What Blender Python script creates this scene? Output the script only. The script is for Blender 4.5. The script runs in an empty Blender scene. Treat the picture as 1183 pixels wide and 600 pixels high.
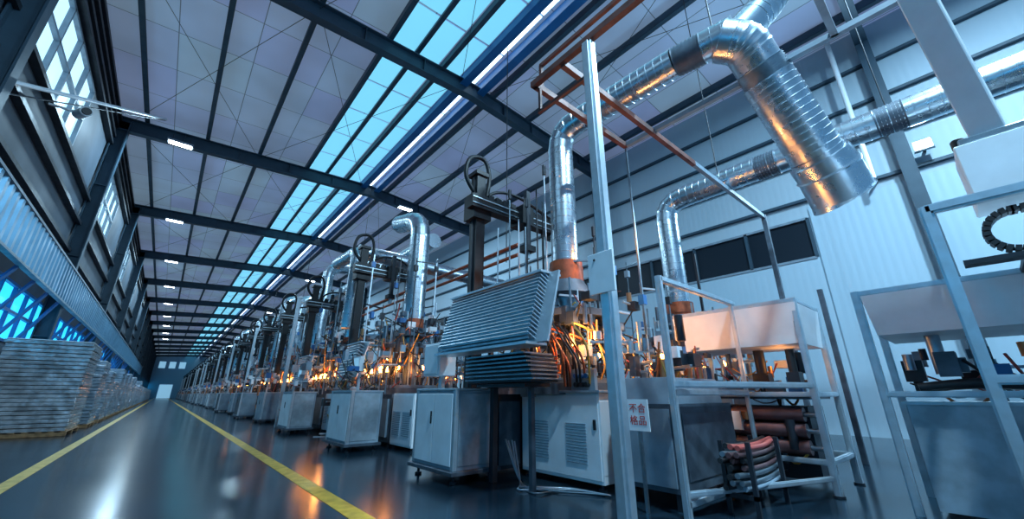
import bpy, bmesh, math, random
from mathutils import Vector, Matrix
S=bpy.context.scene
# ---------------------------------------------------------------- materials
def mat(name,col,rough=.5,metal=0,noise=0,nscale=6,emit=None,estr=0,bump=0,col2=None,bscale=20,coat=0,spec=None):
    m=bpy.data.materials.new(name); m.use_nodes=True
    nt=m.node_tree; b=nt.nodes['Principled BSDF']
    b.inputs['Base Color'].default_value=(*col,1)
    b.inputs['Roughness'].default_value=rough
    b.inputs['Metallic'].default_value=metal
    if spec is not None: b.inputs['Specular IOR Level'].default_value=spec
    if coat: b.inputs['Coat Weight'].default_value=coat
    tc=nt.nodes.new('ShaderNodeTexCoord')
    if noise or col2:
        n=nt.nodes.new('ShaderNodeTexNoise'); n.inputs['Scale'].default_value=nscale; n.inputs['Detail'].default_value=5
        nt.links.new(tc.outputs['Object'],n.inputs['Vector'])
        r=nt.nodes.new('ShaderNodeValToRGB')
        c2=col2 if col2 else tuple(c*(1-noise) for c in col)
        r.color_ramp.elements[0].position=.35; r.color_ramp.elements[1].position=.65
        r.color_ramp.elements[0].color=(*c2,1); r.color_ramp.elements[1].color=(*col,1)
        nt.links.new(n.outputs['Fac'],r.inputs['Fac']); nt.links.new(r.outputs['Color'],b.inputs['Base Color'])
        mr=nt.nodes.new('ShaderNodeMapRange'); mr.inputs['To Min'].default_value=min(1,rough*1.3); mr.inputs['To Max'].default_value=rough*.8
        nt.links.new(n.outputs['Fac'],mr.inputs['Value']); nt.links.new(mr.outputs['Result'],b.inputs['Roughness'])
    if bump:
        n2=nt.nodes.new('ShaderNodeTexNoise'); n2.inputs['Scale'].default_value=bscale
        nt.links.new(tc.outputs['Object'],n2.inputs['Vector'])
        bp=nt.nodes.new('ShaderNodeBump'); bp.inputs['Strength'].default_value=bump; bp.inputs['Distance'].default_value=.02
        nt.links.new(n2.outputs['Fac'],bp.inputs['Height']); nt.links.new(bp.outputs['Normal'],b.inputs['Normal'])
    if emit:
        b.inputs['Emission Color'].default_value=(*emit,1); b.inputs['Emission Strength'].default_value=estr
    return m
ALU=mat('aluminium_profile',(.54,.64,.71),.38,.7,.15,8)
GALV=mat('galvanised_duct',(.60,.69,.76),.27,1,.14,5,bump=.04,bscale=5)
GPAN=mat('galvanised_panel',(.44,.55,.63),.42,.5,.4,4)
STEEL=mat('brushed_steel',(.31,.39,.45),.35,.9,.3,7)
WHITE=mat('white_paint',(.77,.84,.89),.4,0,.12,3)
GREY=mat('grey_paint',(.23,.31,.38),.45,0,.25,4)
MACH=mat('machine_grey',(.09,.125,.165),.45,.3,.45,5)
DARK=mat('dark_steel',(.014,.020,.03),.45,.05,.3,6)
BLACK=mat('black_rubber',(.010,.012,.015),.5)
RBLK=mat('robot_black',(.008,.010,.013),.45,0,spec=.3)
ORANGE=mat('orange_heat_paint',(.42,.09,.03),.45,.2,.5,9)
COPPER=mat('copper',(.6,.27,.13),.35,1)
RUST=mat('red_oxide_steel',(.17,.06,.045),.5,.1,.5,5)
YEL=mat('yellow_hose',(.55,.32,.06),.45)
REDH=mat('red_hose',(.36,.07,.06),.4)
BLUEP=mat('blue_paint',(.02,.14,.38),.4,0,.2,4)
FIRE=mat('burner_flame',(1,.4,.1),.5,emit=(1,.34,.06),estr=32)
ROLL=mat('roller_brown',(.13,.065,.07),.4,.2,.4,6)
WOOD=mat('pallet_wood',(.35,.2,.09),.7,0,.5,9)
SCREEN=mat('screen',(.1,.15,.2),.15,emit=(.25,.5,.7),estr=.6)
RAFT=mat('rafter_steel',(.032,.072,.108),.5,.1,.2,2)
RIDGE=mat('ridge_blue',(.012,.14,.38),.4,.1,.2,1)
WALLG=mat('wall_panel_grey',(.07,.10,.135),.6,0,.3,.6)
SKYL=mat('skylight_panel',(.1,.3,.4),.4,emit=(.15,.50,.70),estr=1.15)
SLIT=mat('ridge_glass',(.8,.9,1),.4,emit=(.7,.92,1),estr=2.6)
WINB=mat('window_day',(.5,.7,.8),.3,emit=(.45,.74,.95),estr=1.15)
WINF=mat('window_hazy',(.3,.5,.6),.3,emit=(.28,.58,.82),estr=.6)
WINC=mat('window_blue',(.05,.2,.4),.3,emit=(.02,.42,.78),estr=1.8)
GLASSD=mat('dark_glass',(.012,.02,.03),.3,spec=.2)
LAMP=mat('led_panel',(1,1,1),.4,emit=(.85,.95,1),estr=18)
LINE=mat('floor_yellow',(.62,.38,.03),.45,0,.35,7)
WRAP=mat('plastic_wrap',(.85,.88,.90),.15,.6,.55,4,bump=.8,bscale=8)
WRAP2=mat('plastic_wrap_blue',(.48,.60,.70),.2,.5,.45,4,bump=.6,bscale=7)
SIGNR=mat('sign_red',(.6,.03,.02),.5)
# ---------------------------------------------------------------- builder
class B:
    def __init__(s,name): s.name=name; s.bm=bmesh.new(); s.mats=[]
    def mi(s,m):
        if m not in s.mats: s.mats.append(m)
        return s.mats.index(m)
    def box(s,lo,hi,m,rot=None,taper=None):
        c=(Vector(lo)+Vector(hi))/2; h=(Vector(hi)-Vector(lo))/2; vs=[]
        R=Matrix.Rotation(rot[1],3,rot[0]) if rot else None
        for z in (-1,1):
            for x,y in ((-1,-1),(1,-1),(1,1),(-1,1)):
                tx,ty=(taper if (taper and z<0) else (1,1))
                v=Vector((x*h.x*tx,y*h.y*ty,z*h.z))
                if R: v=R@v
                vs.append(s.bm.verts.new(c+v))
        i=s.mi(m)
        for f in ((3,2,1,0),(4,5,6,7),(0,1,5,4),(1,2,6,5),(2,3,7,6),(3,0,4,7)):
            s.bm.faces.new([vs[k] for k in f]).material_index=i
    def cbox(s,c,size,m,rot=None,taper=None):
        c=Vector(c);h=Vector(size)/2; s.box(c-h,c+h,m,rot,taper)
    def bar(s,p0,p1,w,h,m):
        p0=Vector(p0);p1=Vector(p1);d=(p1-p0).normalized()
        up=Vector((0,0,1)) if abs(d.z)<.95 else Vector((0,1,0))
        sx=d.cross(up).normalized(); sy=sx.cross(d).normalized(); i=s.mi(m); vs=[]
        for p in (p0,p1):
            for a,b in ((-1,-1),(1,-1),(1,1),(-1,1)): vs.append(s.bm.verts.new(p+sx*a*w/2+sy*b*h/2))
        for f in ((3,2,1,0),(4,5,6,7),(0,1,5,4),(1,2,6,5),(2,3,7,6),(3,0,4,7)):
            s.bm.faces.new([vs[k] for k in f]).material_index=i
    def prof(s,p0,p1,w,m):
        s.bar(p0,p1,w,w*.62,m); s.bar(p0,p1,w*.62,w,m)
    def sweep(s,pts,rads,m,seg=12,caps=True,sharp=False):
        pts=[Vector(p) for p in pts]; n=len(pts); i=s.mi(m)
        if isinstance(rads,(int,float)): rads=[rads]*n
        tan=[]
        for k in range(n):
            a=pts[max(0,k-1)];b=pts[min(n-1,k+1)]; t=(b-a)
            if t.length<1e-7: t=Vector((0,0,1))
            tan.append(t.normalized())
        t0=tan[0]; u=t0.cross(Vector((0,0,1)) if abs(t0.z)<.9 else Vector((1,0,0))).normalized()
        rings=[]
        for k in range(n):
            t=tan[k]; u=(u-t*u.dot(t)).normalized(); v=t.cross(u)
            rings.append([s.bm.verts.new(pts[k]+(u*math.cos(a)+v*math.sin(a))*rads[k]) for a in [2*math.pi*j/seg for j in range(seg)]])
        for k in range(n-1):
            for j in range(seg):
                f=s.bm.faces.new((rings[k][j],rings[k][(j+1)%seg],rings[k+1][(j+1)%seg],rings[k+1][j])); f.material_index=i; f.smooth=True
        if caps:
            f=s.bm.faces.new(list(reversed(rings[0]))); f.material_index=i
            f=s.bm.faces.new(rings[-1]); f.material_index=i
        for k in (range(n) if sharp else (0,n-1)):
            for j in range(seg):
                e=s.bm.edges.get((rings[k][j],rings[k][(j+1)%seg]))
                if e: e.smooth=False
    def cyl(s,p0,p1,r,m,r2=None,seg=12): s.sweep([p0,p1],[r,r if r2 is None else r2],m,seg)
    def smoothpath(s,pts,n=6):
        P=[Vector(p) for p in pts]; P=[P[0]*2-P[1]]+P+[P[-1]*2-P[-2]]; out=[]
        for k in range(1,len(P)-2):
            for j in range(n):
                t=j/n; a,b,c,d=P[k-1:k+3]
                out.append(.5*((2*b)+(-a+c)*t+(2*a-5*b+4*c-d)*t*t+(-a+3*b-3*c+d)*t**3))
        out.append(P[-2]); return out
    def hose(s,pts,r,m,seg=6,n=5): s.sweep(s.smoothpath(pts,n),r,m,seg)
    def duct(s,pts,r,m=None,step=.14,seg=24,rib=.022,r2=None,bend=None):
        """spiral duct: thin standing seams on straight runs, segmented elbows at corners"""
        m=m or GALV; P=[Vector(p) for p in pts]; bend=bend or r*2.0; path=[]
        for k in range(len(P)):
            if 0<k<len(P)-1:
                a=(P[k-1]-P[k]).normalized();b=(P[k+1]-P[k]).normalized()
                p0=P[k]+a*bend;p1=P[k]+b*bend
                for j in range(5):
                    t=j/4; path.append(('e',p0*(1-t)**2+P[k]*2*t*(1-t)+p1*t*t))
            else: path.append(('s',P[k]))
        pp=[];rr=[];tot=sum((path[i+1][1]-path[i][1]).length for i in range(len(path)-1));acc=0
        def R(t): return r if r2 is None else r+(r2-r)*t
        for i in range(len(path)-1):
            a=path[i][1];b=path[i+1][1];L=(b-a).length
            if L<1e-5: continue
            straight=not(path[i][0]=='e' and path[i+1][0]=='e')
            n=max(1,int(L/step)) if straight else 1
            d=(b-a).normalized()
            for j in range(n):
                q=a.lerp(b,j/n); rad=R((acc+L*j/n)/tot); rb=rad*(1+rib); seglen=L/n
                w=min(.014,seglen*.2)
                pp+= [q,q+d*w,q+d*(w*1.3)]; rr+=[rb,rb,rad]
                pp.append(q+d*(seglen-w*.3)); rr.append(rad)
            acc+=L
        pp.append(path[-1][1]); rr.append(R(1)*(1+rib))
        s.sweep(pp,rr,m,seg,sharp=True)
    def collar(s,p0,p1,r,m,seg=20):
        p0=Vector(p0);p1=Vector(p1);n=7;pp=[];rr=[]
        for k in range(n*2+1):
            pp.append(p0.lerp(p1,k/(n*2))); rr.append(r*(1.0 if k%2 else 1.07))
        s.sweep(pp,rr,m,seg)
    def done(s,parent=None,bevel=0,loc=None):
        me=bpy.data.meshes.new(s.name); s.bm.to_mesh(me); s.bm.free()
        for m in s.mats: me.materials.append(m)
        o=bpy.data.objects.new(s.name,me); S.collection.objects.link(o)
        if parent: o.parent=parent
        if loc: o.location=loc
        if bevel:
            md=o.modifiers.new('bevel','BEVEL'); md.width=bevel; md.segments=1; md.limit_method='ANGLE'; md.angle_limit=math.radians(50)
        return o
def inst(o,loc,name=None,rz=0,sc=None):
    d=bpy.data.objects.new(name or o.name.split('.')[0],o.data); S.collection.objects.link(d); d.location=loc; d.rotation_euler[2]=rz
    if sc: d.scale=sc
    return d
# ---------------------------------------------------------------- camera
cam=bpy.data.cameras.new('camera'); co=bpy.data.objects.new('camera',cam); S.collection.objects.link(co)
co.location=(0,0,1.1); co.rotation_euler=(math.radians(90+19.1),0,math.radians(-40.4))
cam.sensor_fit='HORIZONTAL'; cam.sensor_width=36; cam.lens=450/1183*36; cam.clip_start=.05; cam.clip_end=500
S.camera=co
# ---------------------------------------------------------------- room
XL,XR,Y0,Y1=-3.9,15.0,-6,170
XRG,ZL,ZRG,ZR=6.9,12.55,13.15,12.5
def roofz(x):
    return ZL+(ZRG-ZL)*(x-XL)/(XRG-XL) if x<XRG else ZRG+(ZR-ZRG)*(x-XRG)/(XR-XRG)
fm=mat('floor_epoxy',(.011,.027,.042),.17,0,col2=(.005,.013,.022),nscale=.8,bump=.025,bscale=2.5,spec=.5)
b=B('floor'); b.box((XL-.2,Y0,-.2),(XR+.2,Y1+.2,0),fm); b.done()
b=B('floor_marking'); b.box((-1.34,Y0,0),(-1.18,Y1-1,.004),LINE); b.box((1.58,Y0,0),(1.77,Y1-1,.004),LINE); b.done()
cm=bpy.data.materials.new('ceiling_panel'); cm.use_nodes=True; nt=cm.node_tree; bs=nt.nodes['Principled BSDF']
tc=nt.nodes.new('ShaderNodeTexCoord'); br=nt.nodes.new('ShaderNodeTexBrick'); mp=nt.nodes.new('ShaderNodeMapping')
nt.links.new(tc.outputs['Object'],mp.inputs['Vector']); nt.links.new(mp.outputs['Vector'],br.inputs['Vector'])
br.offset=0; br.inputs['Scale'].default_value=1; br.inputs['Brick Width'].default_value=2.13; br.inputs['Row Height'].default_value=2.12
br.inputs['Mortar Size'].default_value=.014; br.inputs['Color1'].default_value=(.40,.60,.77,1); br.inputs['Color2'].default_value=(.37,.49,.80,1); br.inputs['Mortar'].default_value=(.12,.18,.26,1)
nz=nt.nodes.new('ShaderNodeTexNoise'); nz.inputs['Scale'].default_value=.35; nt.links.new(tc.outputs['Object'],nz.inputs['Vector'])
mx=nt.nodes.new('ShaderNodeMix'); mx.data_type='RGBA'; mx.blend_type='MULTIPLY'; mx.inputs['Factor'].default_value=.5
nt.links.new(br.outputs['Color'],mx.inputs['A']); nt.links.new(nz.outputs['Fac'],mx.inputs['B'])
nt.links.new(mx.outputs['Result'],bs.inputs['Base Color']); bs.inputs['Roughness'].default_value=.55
nt.links.new(mx.outputs['Result'],bs.inputs['Emission Color']); bs.inputs['Emission Strength'].default_value=.27   # weak glow put into the panels to brighten the ceiling
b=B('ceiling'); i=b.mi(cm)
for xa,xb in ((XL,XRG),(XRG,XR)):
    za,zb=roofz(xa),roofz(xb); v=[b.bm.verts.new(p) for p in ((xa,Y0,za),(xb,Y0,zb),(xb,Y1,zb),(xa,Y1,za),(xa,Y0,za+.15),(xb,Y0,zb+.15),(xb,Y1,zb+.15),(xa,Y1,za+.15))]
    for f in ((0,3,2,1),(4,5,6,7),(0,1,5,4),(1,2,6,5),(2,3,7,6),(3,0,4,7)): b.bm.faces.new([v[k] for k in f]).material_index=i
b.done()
b=B('skylight_strips')
for xa,xb,m in ((3.5,5.4,SKYL),(5.6,6.38,SKYL),(6.72,7.08,SLIT)):
    for k in range(0,int((Y1-Y0)/2.12)):
        y=Y0+k*2.12+.03
        z0,z1=roofz(xa)-.02,roofz(xb)-.02; v=[b.bm.verts.new(p) for p in ((xa,y,z0),(xa,y+2.04,z0),(xb,y+2.04,z1),(xb,y,z1))]
        b.bm.faces.new(v).material_index=b.mi(m)
b.done()
b=B('roof_purlins')
for x in (-3.0,-.9,1.2,3.4,4.45,5.5,7.9,9.9,11.9,13.9):
    z=roofz(x); h=.28 if x!=4.45 else .12; b.box((x-.05,Y0,z-h),(x+.05,Y1,z-.02),RAFT); b.box((x-.05,Y0,z-h-.02),(x+.11,Y1,z-h+.01),RAFT)
b.done()
b=B('ridge_beam')
for x in (6.5,7.3): z=roofz(x); b.box((x-.09,Y0,z-.45),(x+.09,Y1,z-.02),RIDGE); b.box((x-.16,Y0,z-.5),(x+.16,Y1,z-.45),RIDGE)
b.done()
BAYS=[10.6*k for k in range(0,16)]
b=B('roof_rafter')
for xa,xb in ((XL+.1,XRG),(XRG,XR-.1)):
    za,zb=roofz(xa)-.3,roofz(xb)-.3
    b.bar((xa,0,za-.3),(xb,0,zb-.3),.03,.6,RAFT); b.bar((xa,0,za-.6),(xb,0,zb-.6),.3,.04,RAFT); b.bar((xa,0,za-.01),(xb,0,zb-.01),.3,.04,RAFT)
    n=5
    for k in range(1,n): x=xa+(xb-xa)*k/n; z=roofz(x)-.6; b.box((x-.01,-.13,z-.28),(x+.01,.13,z+.28),RAFT)
raf=b.done(loc=(0,BAYS[0],0))
for y in BAYS[1:]: inst(raf,(0,y,0))
b=B('steel_column')
b.box((-.22,-.16,0),(-.18,.16,12.1),RAFT); b.box((.18,-.16,0),(.22,.16,12.1),RAFT); b.box((-.18,-.015,0),(.18,.015,12.1),RAFT)
b.box((-.3,-.25,0),(.3,.25,.03),RAFT)
for z in (3,6,9): b.box((-.18,-.15,z),(.18,.15,z+.02),RAFT)
c0=b.done(loc=(XL+.27,BAYS[0],0))
for y in BAYS[1:]: inst(c0,(XL+.27,y,0))
for y in BAYS: inst(c0,(XR-.27,y,0))
b=B('roof_bracing')
for k in range(0,8):
    ya,yb=BAYS[k],BAYS[k+1]
    for xa,xb in ((-3.5,1.2),(1.2,6.4),(7.4,11.9)):
        b.cyl((xa,ya,roofz(xa)-.42),(xb,yb,roofz(xb)-.42),.01,DARK,seg=5); b.cyl((xb,ya,roofz(xb)-.46),(xa,yb,roofz(xa)-.46),.01,DARK,seg=5)
b.done()
# left wall
b=B('wall_left')
b.box((XL-.15,Y0,0),(XL,Y1,2.6),WALLG); b.box((XL-.15,Y0,4.15),(XL,Y1,8.5),WALLG); b.box((XL-.15,Y0,10.75),(XL,Y1,ZL+.1),WALLG)
wins=[]
for k,y in enumerate([-10.6]+BAYS):
    ya,yb=y+1.3,y+6.6
    wins.append((ya,yb)); b.box((XL-.15,max(Y0,yb),8.5),(XL,min(Y1,y+10.6+1.3),10.75),WALLG)
b.done()
for k,(ya,yb) in enumerate(wins[1:],1):
    w=B('window_%d'%k); w.box((XL-.09,ya,8.5),(XL-.07,yb,10.75),WINB)
    for t in range(5): yy=ya+(yb-ya)*t/4; w.box((XL-.1,yy-.04,8.5),(XL+.04,yy+.04,10.75),GREY)
    for z in (8.53,9.6,10.72): w.box((XL-.1,ya,z-.04),(XL+.04,yb,z+.04),GREY)
    w.done()
b=B('window_band'); b.box((XL-.1,Y0,2.6),(XL-.06,Y1,4.15),WINC)
y=Y0
while y<Y1: b.box((XL-.1,y-.04,2.6),(XL+.03,y+.04,4.15),BLUEP); y+=1.33
for z in (2.6,3.4,4.1): b.box((XL-.1,Y0,z-.04),(XL+.04,Y1,z+.04),BLUEP)
b.done()
b=B('wall_brackets'); y=12.3
while y<60:
    if abs((y%10.6)-5.3)<4.9: b.bar((XL+.08,y,2.7),(XL+.5,y+.9,4.1),.07,.07,BLUEP)
    y+=1.77
b.done()
b=B('wall_girts')
for z in (6.2,7.3,8.3,10.95,11.3,11.7,12.1): b.box((XL,Y0,z-.06),(XL+.18,Y1,z+.06),DARK)
b.done()
b=B('corrugated_cladding'); i=b.mi(mat('cladding_blue_grey',(.13,.31,.46),.35,.45,.2,2)); y=Y0; prev=None; k=0
xs=XL+.52
while y<90:
    x=xs+(0,0,.1,.1)[k%4]; dy=(.16,.05,.16,.05)[k%4]
    cur=(b.bm.verts.new((x,y,4.15)),b.bm.verts.new((x,y,5.3)))
    if prev: b.bm.faces.new((prev[0],cur[0],cur[1],prev[1])).material_index=i
    prev=cur; y+=dy; k+=1
b.box((xs-.02,Y0,5.27),(xs+.12,90,5.33),GREY); b.box((xs-.02,Y0,4.11),(xs+.12,90,4.17),GREY)
b.done()
# right wall
def corr(name,col):
    wp=bpy.data.materials.new(name); wp.use_nodes=True; nt=wp.node_tree; bs=nt.nodes['Principled BSDF']; bs.inputs['Base Color'].default_value=(*col,1); bs.inputs['Roughness'].default_value=.5
    tc=nt.nodes.new('ShaderNodeTexCoord'); wv=nt.nodes.new('ShaderNodeTexWave'); wv.bands_direction='Y'; wv.inputs['Scale'].default_value=1.6
    bp=nt.nodes.new('ShaderNodeBump'); bp.inputs['Strength'].default_value=.12; bp.inputs['Distance'].default_value=.03
    nt.links.new(tc.outputs['Object'],wv.inputs['Vector']); nt.links.new(wv.outputs['Fac'],bp.inputs['Height']); nt.links.new(bp.outputs['Normal'],bs.inputs['Normal']); return wp
wp=corr('wall_corrugated_white',(.38,.53,.63)); wq=corr('wall_corrugated_upper',(.38,.50,.58))
b=B('wall_right')
b.box((XR,Y0,0),(XR+.15,Y1,5.25),wp); b.box((XR,Y0,5.25),(XR+.15,2.6,6.6),wp); b.box((XR,60,5.25),(XR+.15,Y1,6.6),wp)
b.box((XR,Y0,6.6),(XR+.15,Y1,9.2),wq); b.box((XR,Y0,9.2),(XR+.15,Y1,ZR+.1),wq)
b.box((XR-.06,Y0,0),(XR,2.5,6.9),wp)
b.done()
b=B('window_strip'); b.box((XR+.05,2.6,5.25),(XR+.08,60,6.6),GLASSD)
y=2.6
while y<60: b.box((XR-.03,y-.05,5.25),(XR+.1,y+.05,6.6),RAFT); y+=1.9
b.box((XR-.03,2.6,5.2),(XR+.1,60,5.28),GREY); b.box((XR-.03,2.6,6.55),(XR+.1,60,6.63),GREY); b.done()
b=B('wall_girts')
for z in (7.2,8.5,9.8,11.1): b.box((XR-.14,Y0,z-.045),(XR,Y1,z+.045),RAFT)
b.done()
b=B('wall_conduit'); b.cyl((XR-.65,.75,7.0),(XR-.65,.75,12.3),.07,WHITE); b.bar((XR-.65,.75,7.1),(XR,.75,7.1),.05,.05,DARK); b.done()
b=B('wall_far'); b.box((XL,Y1,0),(XR,Y1+.15,ZRG),mat('far_wall',(.25,.42,.55),.6)); b.done()
b=B('window_far'); 
for x in (-2.5,0,2.5): b.box((x,Y1-.1,9),(x+1.6,Y1-.02,11),WINF)
b.box((-1,Y1-.1,0),(2.2,Y1-.03,4),WINF)
b.done()
# ---------------------------------------------------------------- lamps
LC=(.50,.79,1)
def area(name,loc,size,power,col=LC,rot=(0,0,0),parent=None,sy=None):
    l=bpy.data.lights.new(name,'AREA'); l.shape='RECTANGLE'; l.size=size; l.size_y=sy or size; l.energy=power; l.color=col
    o=bpy.data.objects.new(name,l); S.collection.objects.link(o); o.location=loc; o.rotation_euler=rot
    if parent: o.parent=parent
    return o
b=B('ceiling_or_fill_lamp'); b.cbox((0,0,0),(.9,.35,.1),GREY); b.cbox((0,0,-.06),(.8,.28,.02),LAMP); b.cyl((-.3,0,.05),(-.3,0,.4),.012,DARK,seg=5); b.cyl((.3,0,.05),(.3,0,.4),.012,DARK,seg=5)
lp=b.done(loc=(-1.7,20.7,roofz(-1.7)-1.05))
first=True
for x,y in [(-1.7,20.7+10.6*i) for i in range(0,9)]+[(9.0,20.7+21.2*i) for i in range(0,3)]+[(2.0,-2.5),(8.5,-2.5)]:  # right-hand row and unseen pair behind camera are added as fill light
    o=lp if first else inst(lp,(x,y,roofz(x)-1.05)); first=False
    if y<70: area('lamp_or_fill_light',(0,0,-.12),.8,(400 if x<0 else 1000) if y>0 else 1600,parent=o,sy=.3)
b=B('wall_lamp'); b.cbox((XR-.45,-.4,7.6),(.12,.4,.3),GREY); b.cbox((XR-.52,-.4,7.6),(.02,.34,.24),LAMP); b.bar((XR-.4,-.4,7.6),(XR,-.4,7.6),.06,.06,DARK); wl=b.done()
area('wall_lamp_light',(XR-.56,-.4,7.6),.3,350,rot=(0,math.radians(90),0),parent=wl)
# ---------------------------------------------------------------- left side pallets
def stack(name,loc,sx,sy,h,seed,wrapm=WRAP):
    r=random.Random(seed); b=B(name)
    for k in range(3): b.box((-sx/2,-sy/2+k*(sy-.12)/2,0),(sx/2,-sy/2+.12+k*(sy-.12)/2,.1),WOOD)
    n=8
    for k in range(n): x=-sx/2+k*(sx-.12)/(n-1); b.box((x,-sy/2,.1),(x+.12,sy/2,.13),WOOD)
    z=.13; L=int(h/.11)
    for k in range(L):
        j=r.uniform(-.025,.025); j2=r.uniform(-.025,.025)
        b.box((-sx/2+.03+j,-sy/2+.03+j2,z),(sx/2-.03+j,sy/2-.03+j2,z+.095),wrapm); z+=.11
    b.box((-sx/2+.05,-sy/2+.05,z),(sx/2-.05,sy/2-.05,z+.02),WHITE)
    return b.done(loc=loc,bevel=.01)
r=random.Random(3)
stack('pallet_stack',(-2.68,18.2,0),1.78,2.3,2.45,1)
y=21.4
for k in range(12):
    stack('pallet_stack',(-2.45,y,0),1.5,1.9,r.choice([1.6,2.1,1.9,2.2]),k+5,wrapm=r.choice([WRAP,WRAP2,WRAP2])); y+=r.uniform(2.5,4)
for k in range(8):
    stack('pallet_stack',(-2.45,y,0),1.5,2.5,1.8,k+50,wrapm=WRAP2); y+=7
b=B('lamp_support_tube'); b.cyl((-3.7,11.2,7.0),(-2.3,19.7,12.0),.05,WHITE,seg=8); b.cyl((-3.7,11.2,6.7),(-2.3,19.7,11.95),.02,DARK,seg=6); b.done()
b=B('security_camera'); b.bar((-3.7,13.6,8.0),(-3.2,13.6,8.0),.05,.05,WHITE); b.cyl((-3.2,13.7,8.0),(-2.95,13.1,7.85),.12,WHITE,seg=14); b.cyl((-2.95,13.1,7.85),(-2.93,13.05,7.84),.09,BLACK,seg=14); b.done()
# ---------------------------------------------------------------- machine parts
def cabinet(b,lo,hi,louver=False,casters=True,body=None):
    x0,y0,z0=lo;x1,y1,z1=hi; W=body or WHITE
    b.box((x0,y0,z0),(x1,y1,z1),GREY if not louver else W)
    t=.045
    if not louver:
        for yy in (y0,y1-t):
            b.box((x0-.015,yy-.01,z0),(x0+t,yy+t+.01,z1),ALU)
        b.box((x0-.02,y0-.01,z1),(x1+.02,y1+.01,z1+.03),ALU)
        n=2; w=(y1-y0-2*t-.03)/n
        for k in range(n):
            ya=y0+t+.01+k*(w+.01); b.box((x0-.02,ya,z0+.05),(x0,ya+w,z1-.04),W)
        ym=y0+t+w; b.box((x0-.035,ym+.05,z0+(z1-z0)*.55),(x0-.02,ym+.08,z0+(z1-z0)*.72),BLACK)
        b.box((x0+.06,y0-.01,z0+.05),(x1-.05,y0,z1-.04),GREY if W is not WHITE else GPAN)
        b.box((x0-.06,y0-.06,z0-.05),(x1+.04,y1+.06,z0),MACH)
    else:
        b.box((x0-.015,y0+.02,z0+.04),(x0,y1-.02,z1-.03),W)
        for c in (.27,.73):
            yc=y0+(y1-y0)*c
            for k in range(14):
                z=z0+.2+k*.035; b.box((x0-.028,yc-.17,z),(x0-.014,yc+.17,z+.012),GREY)
        b.box((x0-.03,y0+.06,z0+.6),(x0-.015,y0+.1,z0+.72),BLACK)
        b.box((x0,y0-.005,z0+.1),(x1,y0,z1-.1),W)
    if casters:
        for xx in (x0+.06,x1-.06):
            for yy in (y0+.08,y1-.08):
                b.cyl((xx,yy,0),(xx,yy,z0),.02,DARK,seg=8); b.cyl((xx,yy,0),(xx,yy,.03),.05,DARK,seg=10)
def carousel(b,cx,cy,r0,rng,fires=True,hoodz=3.05,ductr=.24,detail=1,fr=.03):
    b.cyl((cx,cy,1.1),(cx,cy,1.25),r0+.05,MACH,seg=32); b.cyl((cx,cy,1.25),(cx,cy,1.32),r0-.05,STEEL,seg=32)
    b.cyl((cx,cy,1.3),(cx,cy,hoodz-.1),.17,STEEL,seg=16)
    b.cyl((cx,cy,2.25),(cx,cy,2.35),r0*.82,MACH,seg=32); b.cyl((cx,cy,2.36),(cx,cy,2.42),r0*.6,STEEL,seg=24)
    n=16*detail
    for k in range(n):
        a=2*math.pi*k/n; c,s_=math.cos(a),math.sin(a)
        p=(cx+c*r0*.8,cy+s_*r0*.8)
        b.cyl((p[0],p[1],1.32),(p[0],p[1],1.5),.035,DARK,seg=8); b.cyl((p[0],p[1],1.5),(p[0],p[1],1.62),.05,STEEL,seg=8)
        b.cyl((p[0],p[1],1.95),(p[0],p[1],2.25),.03,STEEL,seg=8); b.cyl((p[0],p[1],1.88),(p[0],p[1],1.97),.045,COPPER,seg=8)
        b.cyl((p[0],p[1],2.35),(p[0],p[1],2.35+rng.uniform(.3,.7)),.02,STEEL,seg=6)
        q=(cx+c*r0*1.0,cy+s_*r0*1.0)
        if k%2==0:
            b.cyl((q[0],q[1],1.25),(q[0],q[1],1.7),.015,STEEL,seg=6); b.cyl((q[0],q[1],1.7),(cx+c*r0*.86,cy+s_*r0*.86,1.75),.022,COPPER,seg=6)
            if fires: b.cyl((cx+c*r0*.88,cy+s_*r0*.88,1.72),(cx+c*r0*.78,cy+s_*r0*.78,1.80),fr,FIRE,seg=6,r2=.006)
        h=rng.uniform(.3,.5)
        b.hose([(q[0],q[1],1.3),(q[0]+c*.12,q[1]+s_*.12,1.5),(cx+c*r0*.95,cy+s_*r0*.95,1.5+h),(cx+c*r0*.7,cy+s_*r0*.7,2.28)],.012,rng.choice([YEL,BLACK,BLACK,COPPER,REDH]),seg=5,n=4)
    b.cyl((cx,cy,hoodz-.25),(cx,cy,hoodz),ductr*1.25,ORANGE,seg=20); b.sweep([(cx,cy,hoodz-.5),(cx,cy,hoodz-.25)],[ductr*1.9,ductr*1.25],MACH,20)
def poles(b,rng,cx,cy,n=6,zmax=4.2):
    for k in range(n):
        x=cx+rng.uniform(-.9,.9);y=cy+rng.uniform(-1,1);h=rng.uniform(2.6,zmax)
        m=rng.choice([ALU,STEEL,DARK,DARK]); w=rng.choice([.02,.03,.045]); b.bar((x,y,1.2),(x,y,h),w,w,m)
        if rng.random()<.6: b.bar((x,y,h-.1),(x+rng.uniform(-.6,.6),y+rng.uniform(-.6,.6),h-.1),.03,.03,m); b.cbox((x,y,h-.3),(.1,.1,.16),rng.choice([DARK,GREY,BLUEP]))
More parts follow.
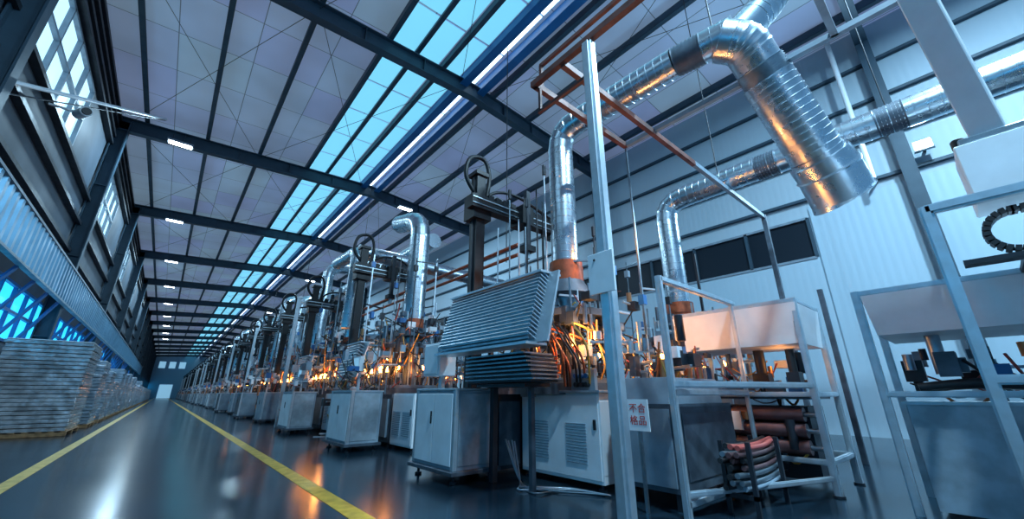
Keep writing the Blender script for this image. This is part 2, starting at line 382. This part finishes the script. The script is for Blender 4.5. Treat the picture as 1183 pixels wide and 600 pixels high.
def clutter(b,rng,lo,hi,n):
    for k in range(n):
        p=[rng.uniform(lo[i],hi[i]) for i in range(3)]; t=rng.random()
        if t<.35: b.cbox(p,(rng.uniform(.06,.22),rng.uniform(.06,.22),rng.uniform(.06,.25)),rng.choice([DARK,DARK,STEEL,WHITE,MACH,BLUEP,MACH,GREY]))
        elif t<.6: b.cyl(p,(p[0],p[1],p[2]+rng.uniform(.1,.4)),rng.uniform(.02,.06),rng.choice([STEEL,MACH,COPPER,DARK,ALU]),seg=10)
        elif t<.75: q=[p[0]+rng.uniform(-.4,.4),p[1]+rng.uniform(-.4,.4),p[2]]; b.bar(p,q,.03,.03,rng.choice([ALU,STEEL]))
        else:
            q=[rng.uniform(lo[i],hi[i]) for i in range(3)]; m=[(p[i]+q[i])/2 for i in range(3)]; m[2]-=rng.uniform(.1,.35)
            b.hose([p,m,q],rng.uniform(.008,.018),rng.choice([YEL,BLACK,BLACK,BLACK,REDH,COPPER]),seg=5,n=5)
def slat_tray(b,x,ya,yb,z0,z1,n=17):
    for k in range(n):
        t=k/(n-1); z=z0+(z1-z0)*t; xx=x+.22*t
        b.cbox((xx,(ya+yb)/2,z),(.30,yb-ya-.06*(1-t),.014),ALU,rot=('Y',math.radians(28)))
        b.box((xx-.15,ya+.02,z-.06),(xx-.135,yb-.02,z-.035),STEEL)
    for yy in (ya,yb): b.bar((x,yy,z0-.05),(x+.24,yy,z1+.06),.03,.34,ALU)
    b.bar((x-.02,ya,z0-.06),(x-.02,yb,z0-.06),.34,.03,ALU); b.bar((x+.24,ya-.02,z1+.06),(x+.24,yb+.02,z1+.06),.36,.03,ALU)
def robot(b,x,y,ztop,arm=2.4):
    D=RBLK
    b.box((x-.10,y-.11,1.0),(x+.10,y+.11,ztop),D); b.box((x-.12,y-.03,1.2),(x-.10,y+.03,ztop-.05),DARK)
    b.cbox((x,y,ztop-.75),(.40,.36,.5),D); b.cbox((x,y,ztop+.02),(.3,.3,.08),D)
    za=ztop-.7
    b.bar((x-.3,y-.16,za),(x+arm,y-.16,za),.2,.26,D); b.bar((x-.3,y-.27,za+.06),(x+arm,y-.27,za+.06),.02,.02,ALU); b.bar((x-.3,y-.27,za-.06),(x+arm,y-.27,za-.06),.02,.02,STEEL)
    for k in range(int(arm/.2)): b.cbox((x+.2+k*.19,y-.14,za+.2),(.13,.1,.12),D,rot=('Y',.2*math.sin(k)))
    for xe in (x+arm*.45,x+arm*.92):
        b.cbox((xe,y-.2,za),(.3,.42,.4),D); b.box((xe-.05,y-.42,za-.7),(xe+.05,y-.32,za+.55),DARK); b.cbox((xe,y-.37,za-.75),(.24,.24,.12),D); b.cyl((xe,y-.37,za-.95),(xe,y-.37,za-.8),.05,STEEL)
    b.hose([(x,y,ztop-.5),(x-.3,y,ztop-.1),(x-.22,y,ztop+.35),(x+.12,y,ztop+.45),(x+.27,y,ztop+.1),(x+.2,y,ztop-.5)],.045,D,seg=8)
    b.hose([(x+.1,y+.1,za+.1),(x+.5,y+.1,za+.55),(x+1.1,y,za+.6),(x+arm*.9,y-.1,za+.3)],.035,D,seg=8)
def hmi(b,x,y,z):
    b.bar((x+.05,y,z-.9),(x+.05,y,z),.05,.05,ALU); b.cbox((x,y,z),(.1,.42,.34),WHITE); b.cbox((x-.055,y,z+.01),(.01,.34,.25),SCREEN)
# ---------------------------------------------------------------- near machine (centre)
rng=random.Random(11)
b=B('control_cabinet'); cabinet(b,(3.05,4.75,.16),(3.75,5.85,1.15)); b.done(bevel=.006)
b=B('electrical_cabinet'); cabinet(b,(4.2,3.25,.08),(4.8,4.7,1.12),louver=True); 
b.box((4.15,3.2,1.12),(4.84,4.75,1.15),GREY)
for i in range(3):
    for j in range(2): b.cyl((4.2,3.4+i*.09,1.22+j*.11),(4.14,3.4+i*.09,1.22+j*.11),.032,BLUEP if j else BLACK,seg=12)
b.box((4.2,3.3,1.15),(4.26,3.7,1.42),GREY)
b.done(bevel=.005)
b=B('glass_forming_machine')
b.box((4.85,3.2,.1),(6.1,5.6,1.1),MACH); b.box((3.8,4.76,.1),(4.85,5.6,1.1),DARK); b.box((3.8,4.75,.15),(4.2,4.76,1.0),MACH)
for xx in (4.9,6.0):
    for yy in (3.3,5.5): b.box((xx-.05,yy-.05,0),(xx+.05,yy+.05,.1),DARK)
carousel(b,5.0,4.4,.95,rng,hoodz=3.2,detail=1)
poles(b,rng,5.1,4.4,9,3.9); clutter(b,rng,(4.3,3.4,1.35),(5.8,5.4,2.6),130)
for k in range(18):
    x=4.6+rng.uniform(-.5,1.2); y=4.9+rng.uniform(-.8,.8); h=rng.uniform(3.4,5.2); b.cyl((x,y,2.2),(x,y,h),.014,rng.choice([ALU,STEEL,DARK]),seg=6)
    if k%3==0: b.cyl((x,y,h-.2),(x,y,h),.035,DARK,seg=8)
for k in range(12):
    y=3.35+rng.uniform(0,.9); x=4.15+rng.uniform(-.1,.3); z=1.5+rng.uniform(0,.3)
    b.hose([(x,y,1.2),(x-.15,y-.1,z),(x-.05,y+.2,z+.35),(x+.5,y+.3,z+.3)],.016,rng.choice([YEL,ORANGE,BLACK,BLACK]),seg=6)
clutter(b,rng,(3.85,4.3,1.15),(4.4,4.7,1.7),14)
b.duct([(5.0,4.4,3.2),(5.0,4.4,6.1),(5.12,2.0,6.1)],.235,step=.13)
b.cyl((5.0,4.4,3.1),(5.0,4.4,3.3),.29,ORANGE,seg=20)
b.done()
b=B('slat_tray_rack'); slat_tray(b,3.2,3.3,5.35,1.72,2.5)
for k in range(7): b.cbox((3.5-.01*k,4.15,1.28+.05*k),(.5,1.4-.03*k,.02),STEEL); b.cbox((3.5,4.15,1.255+.05*k),(.46,1.3,.02),DARK)
for yy in (3.75,4.65): b.bar((3.55,yy,1.18),(3.55,yy,1.75),.06,.06,DARK)
b.box((3.35,3.7,1.19),(3.8,4.7,1.24),DARK); b.bar((3.6,4.62,0),(3.6,4.62,1.2),.08,.08,DARK); b.bar((3.6,3.85,0),(3.6,3.85,1.2),.06,.06,MACH)
b.done()
b=B('pick_and_place_robot'); robot(b,4.0,5.75,5.3,2.2); b.box((3.88,5.65,0),(4.12,5.86,1.0),DARK); b.done()
b=B('white_control_box'); b.cbox((3.3,5.66,1.62),(.3,.48,.5),WHITE); b.cbox((3.14,5.66,1.62),(.02,.43,.45),WHITE); b.bar((3.35,5.66,1.18),(3.35,5.66,1.4),.08,.08,ALU); b.done(bevel=.01)
b=B('aluminium_post'); b.prof((3.32,2.35,0),(3.32,2.35,5.48),.15,ALU); b.cbox((3.32,2.35,.01),(.3,.3,.02),STEEL)
b.cbox((3.22,2.35,2.3),(.02,.32,.44),WHITE); b.cyl((3.21,2.42,2.45),(3.2,2.42,2.45),.015,DARK,seg=8)
b.done(bevel=.004)
b=B('overhead_gantry')
z=5.55
b.bar((3.32,.2,z),(3.32,3.42,z),.08,.1,RUST); b.bar((3.32,3.38,z),(5.7,3.38,z),.08,.1,RUST)
b.bar((3.5,.2,z+.5),(3.5,3.42,z+.5),.05,.06,RUST)
b.bar((3.5,3.4,z),(3.5,3.4,z+.5),.05,.05,RUST)
b.bar((3.32,2.8,z-.05),(7.2,2.8,z-.05),.08,.1,RUST); b.bar((7.2,2.8,z-.05),(11.06,2.8,z-.05),.08,.1,GREY)
b.bar((5.7,-2.5,z),(5.7,3.4,z),.08,.08,GREY); b.bar((11.06,2.8,0),(11.06,2.8,z),.1,.1,MACH)
b.bar((3.32,.2,z),(5.7,.2,z),.08,.08,GREY)
b.bar((3.42,2.45,z-.45),(3.42,3.4,z-.45),.04,.05,RUST); b.bar((3.42,3.36,z-.45),(3.42,3.36,z),.04,.04,RUST)
b.bar((5.7,3.38,z),(5.7,3.38,2.0),.03,.03,STEEL)
b.done()
b=B('exhaust_duct')
b.collar((5.12,2.0,6.1),(5.18,1.6,6.1),.225,MACH)
b.duct([(5.18,1.6,6.1),(5.25,1.15,6.1)],.235)
b.duct([(5.2,1.35,6.05),(5.35,1.1,5.9),(5.65,1.05,5.6)],.30,step=.3,bend=.15)
b.collar((5.6,1.05,5.63),(5.75,1.02,5.45),.30,STEEL)
b.duct([(5.75,1.02,5.45),(6.5,.83,4.4)],.33,step=.1,seg=28,rib=.02)
b.sweep([(6.5,.83,4.4),(6.53,.82,4.36),(6.54,.82,4.35),(6.66,.78,4.2),(6.68,.78,4.18),(6.7,.77,4.15),(6.92,.73,3.82),(6.94,.72,3.79)],[.34,.34,.38,.39,.41,.39,.39,.415],GALV,28,sharp=True)
b.duct([(5.3,1.15,6.05),(5.6,.85,6.5),(6.0,.4,7.3)],.24,step=.3,bend=.25)
b.cyl((5.15,1.4,6.3),(5.15,1.4,12.3),.012,DARK,seg=5)
b.done()
b=B('exhaust_duct'); b.duct([(9.0,4.4,3.1),(9.0,4.4,5.82),(9.0,-4.5,5.82)],.26,step=.16); b.collar((9,2.2,5.82),(9,1.8,5.82),.26,MACH); b.collar((9,.2,5.82),(9,-.2,5.82),.26,MACH)
b.cyl((9,4.4,2.9),(9,4.4,3.15),.32,ORANGE,seg=20)
for y in (3,0,-3): b.cyl((9,y,6.0),(9,y,12.4),.012,DARK,seg=5)
b.done()
# ---------------------------------------------------------------- right hand frames
P=lambda b,p0,p1,w=.07:b.prof(p0,p1,w,ALU)
b=B('machine_casing')
b.box((4.15,2.25,.15),(5.6,2.95,1.0),MACH); b.box((4.2,2.3,1.0),(5.4,2.9,1.28),GREY,taper=(1.1,1.05)); b.box((4.13,2.3,.2),(4.15,2.9,.95),GREY)
for xx in (4.2,5.5):
    for yy in (2.3,2.88): b.box((xx-.04,yy-.04,0),(xx+.04,yy+.04,.15),DARK)
b.box((4.3,2.24,.25),(5.4,2.25,.9),MACH); clutter(b,random.Random(4),(4.3,2.3,1.3),(5.6,2.9,1.75),45)
for k in range(4): b.cyl((4.5+.3*k,2.5,1.28),(4.5+.3*k,2.5,1.5),.05,COPPER,seg=10); b.cyl((4.5+.3*k,2.5,1.5),(4.5+.3*k,2.5,1.56),.02,FIRE,seg=8)
b.done(bevel=.005)
b=B('profile_frame')
P(b,(3.98,2.14,0),(3.98,2.14,2.36)); P(b,(3.98,2.14,2.33),(5.98,2.14,2.33)); P(b,(3.98,2.14,1.12),(5.9,2.14,1.12)); P(b,(3.98,2.14,.12),(5.9,2.14,.12)); P(b,(5.9,2.14,0),(5.9,2.14,2.33),.05)
P(b,(3.98,2.14,1.2),(5.95,1.43,1.2)); P(b,(3.98,2.14,.2),(5.95,1.43,.2),.05)
b.done()
b=B('hooded_work_table')
for x,y in ((6.05,1.43),(7.1,1.43),(6.05,3.05),(7.1,3.05)): P(b,(x,y,0),(x,y,2.3),.075); b.cyl((x,y,0),(x,y,.02),.06,DARK)
for z in (.35,1.1,2.27):
    P(b,(6.05,1.43,z),(6.05,3.05,z),.06); P(b,(7.1,1.43,z),(7.1,3.05,z),.06); P(b,(6.05,1.43,z),(7.1,1.43,z),.06); P(b,(6.05,3.05,z),(7.1,3.05,z),.06)
b.box((6.0,1.4,1.72),(7.15,3.08,2.24),WHITE,taper=(.9,.95)); b.box((6.1,1.5,1.04),(7.05,3.0,1.12),MACH)
b.cyl((6.5,2.1,1.3),(6.5,2.1,1.7),.07,DARK); b.cbox((6.5,2.1,1.28),(.2,.2,.2),BLACK); b.cyl((6.15,1.62,1.2),(6.15,1.62,1.66),.05,BLACK); b.cbox((6.15,1.62,1.3),(.16,.14,.14),DARK)
for k in range(3): b.cyl((6.18,1.62,.48+.19*k),(6.18,2.45,.48+.19*k),.085,ROLL,seg=18); b.cyl((6.18,1.5,.48+.19*k),(6.18,2.9,.48+.19*k),.03,STEEL,seg=10)
b.box((6.3,1.6,.1),(7.0,2.9,.95),DARK)
clutter(b,random.Random(8),(6.2,1.6,1.15),(7.0,2.9,1.6),34); clutter(b,random.Random(18),(6.1,1.5,.2),(6.25,2.9,.9),12)
b.done()
b=B('hose_bundle'); rr=random.Random(5)
for k in range(21):
    z=.22+.06*(k//3)+rr.uniform(-.01,.01); y=1.78+.07*(k%3)
    b.hose([(4.4+rr.uniform(-.1,.1),y,z+.02),(4.7,y,z),(5.1,y,z),(5.45+rr.uniform(-.1,.1),y,z+.03)],.027,rr.choice([REDH,BLACK,BLACK,STEEL,STEEL,ROLL,GREY]),seg=8)
for x in (4.5,5.3): b.box((x,1.70,0),(x+.04,1.74,.65),DARK); b.box((x,1.96,0),(x+.04,2.0,.65),DARK); b.box((x,1.7,.14),(x+.04,2.0,.18),DARK)
b.done()
b=B('hooded_work_table')
for x,y in ((5.78,.76),(5.78,-1.2),(6.9,.76),(6.9,-1.2)): P(b,(x,y,0),(x,y,2.2),.075)
for z in (1.1,2.17):
    P(b,(5.78,-1.2,z),(5.78,.76,z),.06); P(b,(6.9,-1.2,z),(6.9,.76,z),.06); P(b,(5.78,.76,z),(6.9,.76,z),.06)
b.box((5.74,-1.2,1.7),(6.95,.72,2.14),WHITE,taper=(.96,.95)); b.box((5.86,-1.2,.05),(6.8,.62,1.0),GPAN); b.box((5.84,-1.2,1.0),(6.85,.66,1.03),ALU)
b.cyl((6.2,.3,1.3),(6.2,.3,1.7),.06,STEEL); clutter(b,random.Random(9),(6.0,-.9,1.15),(6.8,.6,1.5),40)
b.hose([(5.95,.5,1.16),(6.0,.1,1.2),(6.1,-.3,1.18),(6.0,-.7,1.2)],.05,BLACK,seg=8)
b.done()
b=B('profile_frame')
P(b,(4.6,0,0),(4.6,0,2.6),.08); P(b,(4.6,-1.2,0),(4.6,-1.2,2.6),.08); P(b,(4.6,-1.2,2.57),(4.6,0,2.57),.08); P(b,(4.6,0,2.57),(5.68,0,2.57),.06); P(b,(5.68,0,2.57),(5.68,0,0),.05)
P(b,(4.6,-1.2,1.2),(4.6,0,1.2),.07)
b.done()
b=B('lamp_box'); b.box((5.0,-1.2,2.68),(5.55,-.3,3.22),WHITE); b.bar((5.2,-.55,3.2),(4.3,-.38,5.65),.22,.22,WHITE); b.cbox((5.18,-.54,3.25),(.34,.4,.06),STEEL)
b.cyl((5.15,-.35,3.24),(5.15,-.35,3.34),.05,BLACK,seg=10); b.done(bevel=.01)
b=B('cable_chain')
for k in range(13):
    a=math.pi*(.5-k/12*1.0)
    b.cbox((5.1,-.46+.17*math.cos(a),2.39+.17*math.sin(a)),(.12,.034,.05),BLACK,rot=('X',a-math.pi/2)); 
b.hose([(5.1,-.46+.17*math.cos(a),2.39+.17*math.sin(a)) for a in [math.pi*(.5-k/8) for k in range(9)]],.016,DARK,seg=6,n=2)
for k in range(14):
    for z in (2.56,2.22): b.cbox((5.1,-.48-.05*k,z),(.12,.034,.05),BLACK)
for z in (2.56,2.22): b.bar((5.1,-.46,z),(5.1,-1.2,z),.1,.02,DARK)
b.bar((5.1,-.1,2.17),(5.1,-1.2,2.17),.16,.04,DARK); b.bar((5.1,-.45,2.17),(5.75,-.45,2.17),.05,.04,DARK)
b.done()
b=B('steel_pole'); b.bar((9.2,1.7,0),(9.2,1.7,3.0),.08,.08,MACH); b.done()
b=B('warning_sign'); b.box((3.86,2.37,.74),(3.87,2.62,1.05),WHITE); b.bar((3.88,2.5,0),(3.88,2.5,.9),.03,.03,STEEL); sg=b.done()
for row,t in enumerate(('不合','格品')):
    c=bpy.data.curves.new('text_%d'%(row+1),'FONT'); c.body=t; c.size=.10; c.align_x='CENTER'; c.align_y='CENTER'; c.extrude=.001; c.materials.append(SIGNR)
    o=bpy.data.objects.new('text_%d'%(row+1),c); S.collection.objects.link(o); o.parent=sg; o.location=(3.857,2.495,.955-row*.12); o.rotation_euler=(math.pi/2,0,-math.pi/2)
# ---------------------------------------------------------------- repeated machine units along the aisle
def unit(name,seed,tower=True,tray=True,aoff=0,fires=True,cabm=None,cabx=3.0):
    r=random.Random(seed); b=B(name)
    b.box((4.0,-1.3,.1),(6.0,1.3,1.1),MACH); b.box((3.95,-1.2,.2),(4.0,-.1,1.0),GREY); b.box((3.95,.1,.2),(4.0,1.2,1.0),MACH)
    for xx in (4.1,5.9):
        for yy in (-1.2,1.2): b.box((xx-.05,yy-.05,0),(xx+.05,yy+.05,.1),DARK)
    carousel(b,5.0,0,.95,r,fires=fires,hoodz=3.1,fr=.045)
    poles(b,r,4.7,0,14,5.0); clutter(b,r,(3.9,-1.5,1.2),(5.8,1.5,3.2),140)
    for k in range(5): # small side burners
        y=-1.1+k*.5+r.uniform(-.1,.1); b.cyl((3.95,y,1.1),(3.95,y,1.6),.02,STEEL,seg=6); b.cyl((3.95,y,1.6),(3.95,y,1.72),.035,FIRE,seg=6,r2=.01)
    cabinet(b,(cabx,-1.6+aoff,.16),(cabx+.65,-.3+aoff,1.15),body=cabm)
    cabinet(b,(4.0,-2.4,.08),(4.5,-1.4,1.12),louver=True,body=cabm)
    clutter(b,r,(3.0,-1.6+aoff,1.2),(3.8,.6,2.0),30); clutter(b,r,(3.2,.2,.1),(3.9,1.2,1.2),24)
    hmi(b,3.3,-.9+aoff,1.75)
    if tray: slat_tray(b,3.5,-.1,.9,1.5,2.3,12); b.bar((3.75,.5,0),(3.75,.5,1.5),.08,.08,DARK)
    if tower: robot(b,3.8,1.2,r.uniform(4.6,5.4),1.8); b.box((3.7,1.1,0),(3.9,1.3,1.0),DARK)
    if seed%3!=0:
        b.prof((3.3,1.4,0),(3.3,1.4,4.6),.12,ALU); b.prof((3.3,1.4,4.5),(5.6,1.4,4.5),.08,ALU)
    return b
u1=unit('glass_forming_machine',21)
u1.duct([(5.0,0,3.0),(5.0,0,6.2),(5.0,1.6,6.6)],.29,step=.16); u1.duct([(3.9,2.1,5.5),(10.5,2.1,5.4)],.24,step=.2); u1.duct([(3.9,2.1,3.0),(3.9,2.1,5.5),(3.9,4.2,5.6)],.2,step=.2)
u1=u1.done(loc=(0,10.2,0))
uv=[]
for k,(sd,h) in enumerate(((31,5.6),(42,7.0),(53,6.2))):
    b=unit('glass_forming_machine',sd,tray=(k!=1),aoff=(0,1.0,.3)[k],cabm=(WHITE,GREY,MACH)[k],cabx=(3.0,3.2,2.9)[k])
    b.duct([(5.0,0,3.1),(5.0,0,h),(6.4,.4,h+.3) if k else (5.0,-1.8,h+.1)],.26,step=.2,seg=14)
    uv.append(b.done(loc=(0,15.2+4.6*k,0)))
y=15.2+4.6*3; k=0
while y<135:
    inst(uv[(k*2)%3 if k%4 else 1],(0,y,0)); y+=4.6; k+=1
b=B('collector_duct'); b.duct([(7.0,13,6.9),(7.0,60,6.9)],.3,step=.6,seg=14); b.done()
b=B('orange_pipe_run'); b.cyl((6.6,7.5,5.0),(6.6,60,5.0),.05,ORANGE); b.cyl((6.6,7.5,4.7),(6.6,60,4.7),.05,ORANGE)
for y in (8,20,32,44): b.cyl((6.6,y,4.6),(6.6,y,12.5),.015,DARK,seg=5)
b.done()
# second row (behind)
b=B('furnace_machine'); r=random.Random(77)
b.box((7.9,-1.5,.1),(9.9,1.5,1.3),MACH); b.box((7.85,-1.3,.3),(7.9,0,1.2),GREY)
for xx in (8,9.8):
    for yy in (-1.4,1.4): b.box((xx-.05,yy-.05,0),(xx+.05,yy+.05,.1),DARK)
carousel(b,9.0,0,.95,r,hoodz=3.1,fires=True); poles(b,r,8.8,0,8,4.2); clutter(b,r,(8,-1.4,1.3),(9.8,1.4,2.8),80)
f0=b.done(loc=(0,4.4,0))
for y in (9.4,14.5,19.5,25,31): inst(f0,(0,y,0))
b=B('floor_cables'); r=random.Random(2)
for k in range(6):
    b.hose([(3.8+r.uniform(-.05,.05),4.4+r.uniform(-.1,.3),.5),(3.8,4.3,.03),(3.7+r.uniform(-.2,.2),3.9+r.uniform(-.2,.2),.02),(4.0,3.5+r.uniform(-.2,.2),.02),(4.1,3.1,.02)],.01,r.choice([BLACK,BLACK,STEEL,GREY]),seg=6)
b.done()
def pt(name,loc,p,col,rad=.08):
    l=bpy.data.lights.new(name,'POINT'); l.energy=p; l.color=col; l.shadow_soft_size=rad
    o=bpy.data.objects.new(name,l); S.collection.objects.link(o); o.location=loc
for loc,p in (((4.3,3.6,1.9),38),((5.0,3.25,1.8),26),((5.2,2.25,1.95),4),((6.5,1.8,1.5),4),((4.2,9.2,1.9),26),((5.3,3.3,3.6),34),((4.3,14.5,1.9),30),((4.3,20,1.9),30)): pt('burner_glow',loc,p,(1,.36,.08))
# ---------------------------------------------------------------- world
w=bpy.data.worlds.new('world'); S.world=w; w.use_nodes=True; bg=w.node_tree.nodes['Background']; bg.inputs['Color'].default_value=(.19,.48,.85,1); bg.inputs['Strength'].default_value=.52
S.view_settings.view_transform='Standard'
S.view_settings.exposure=.22
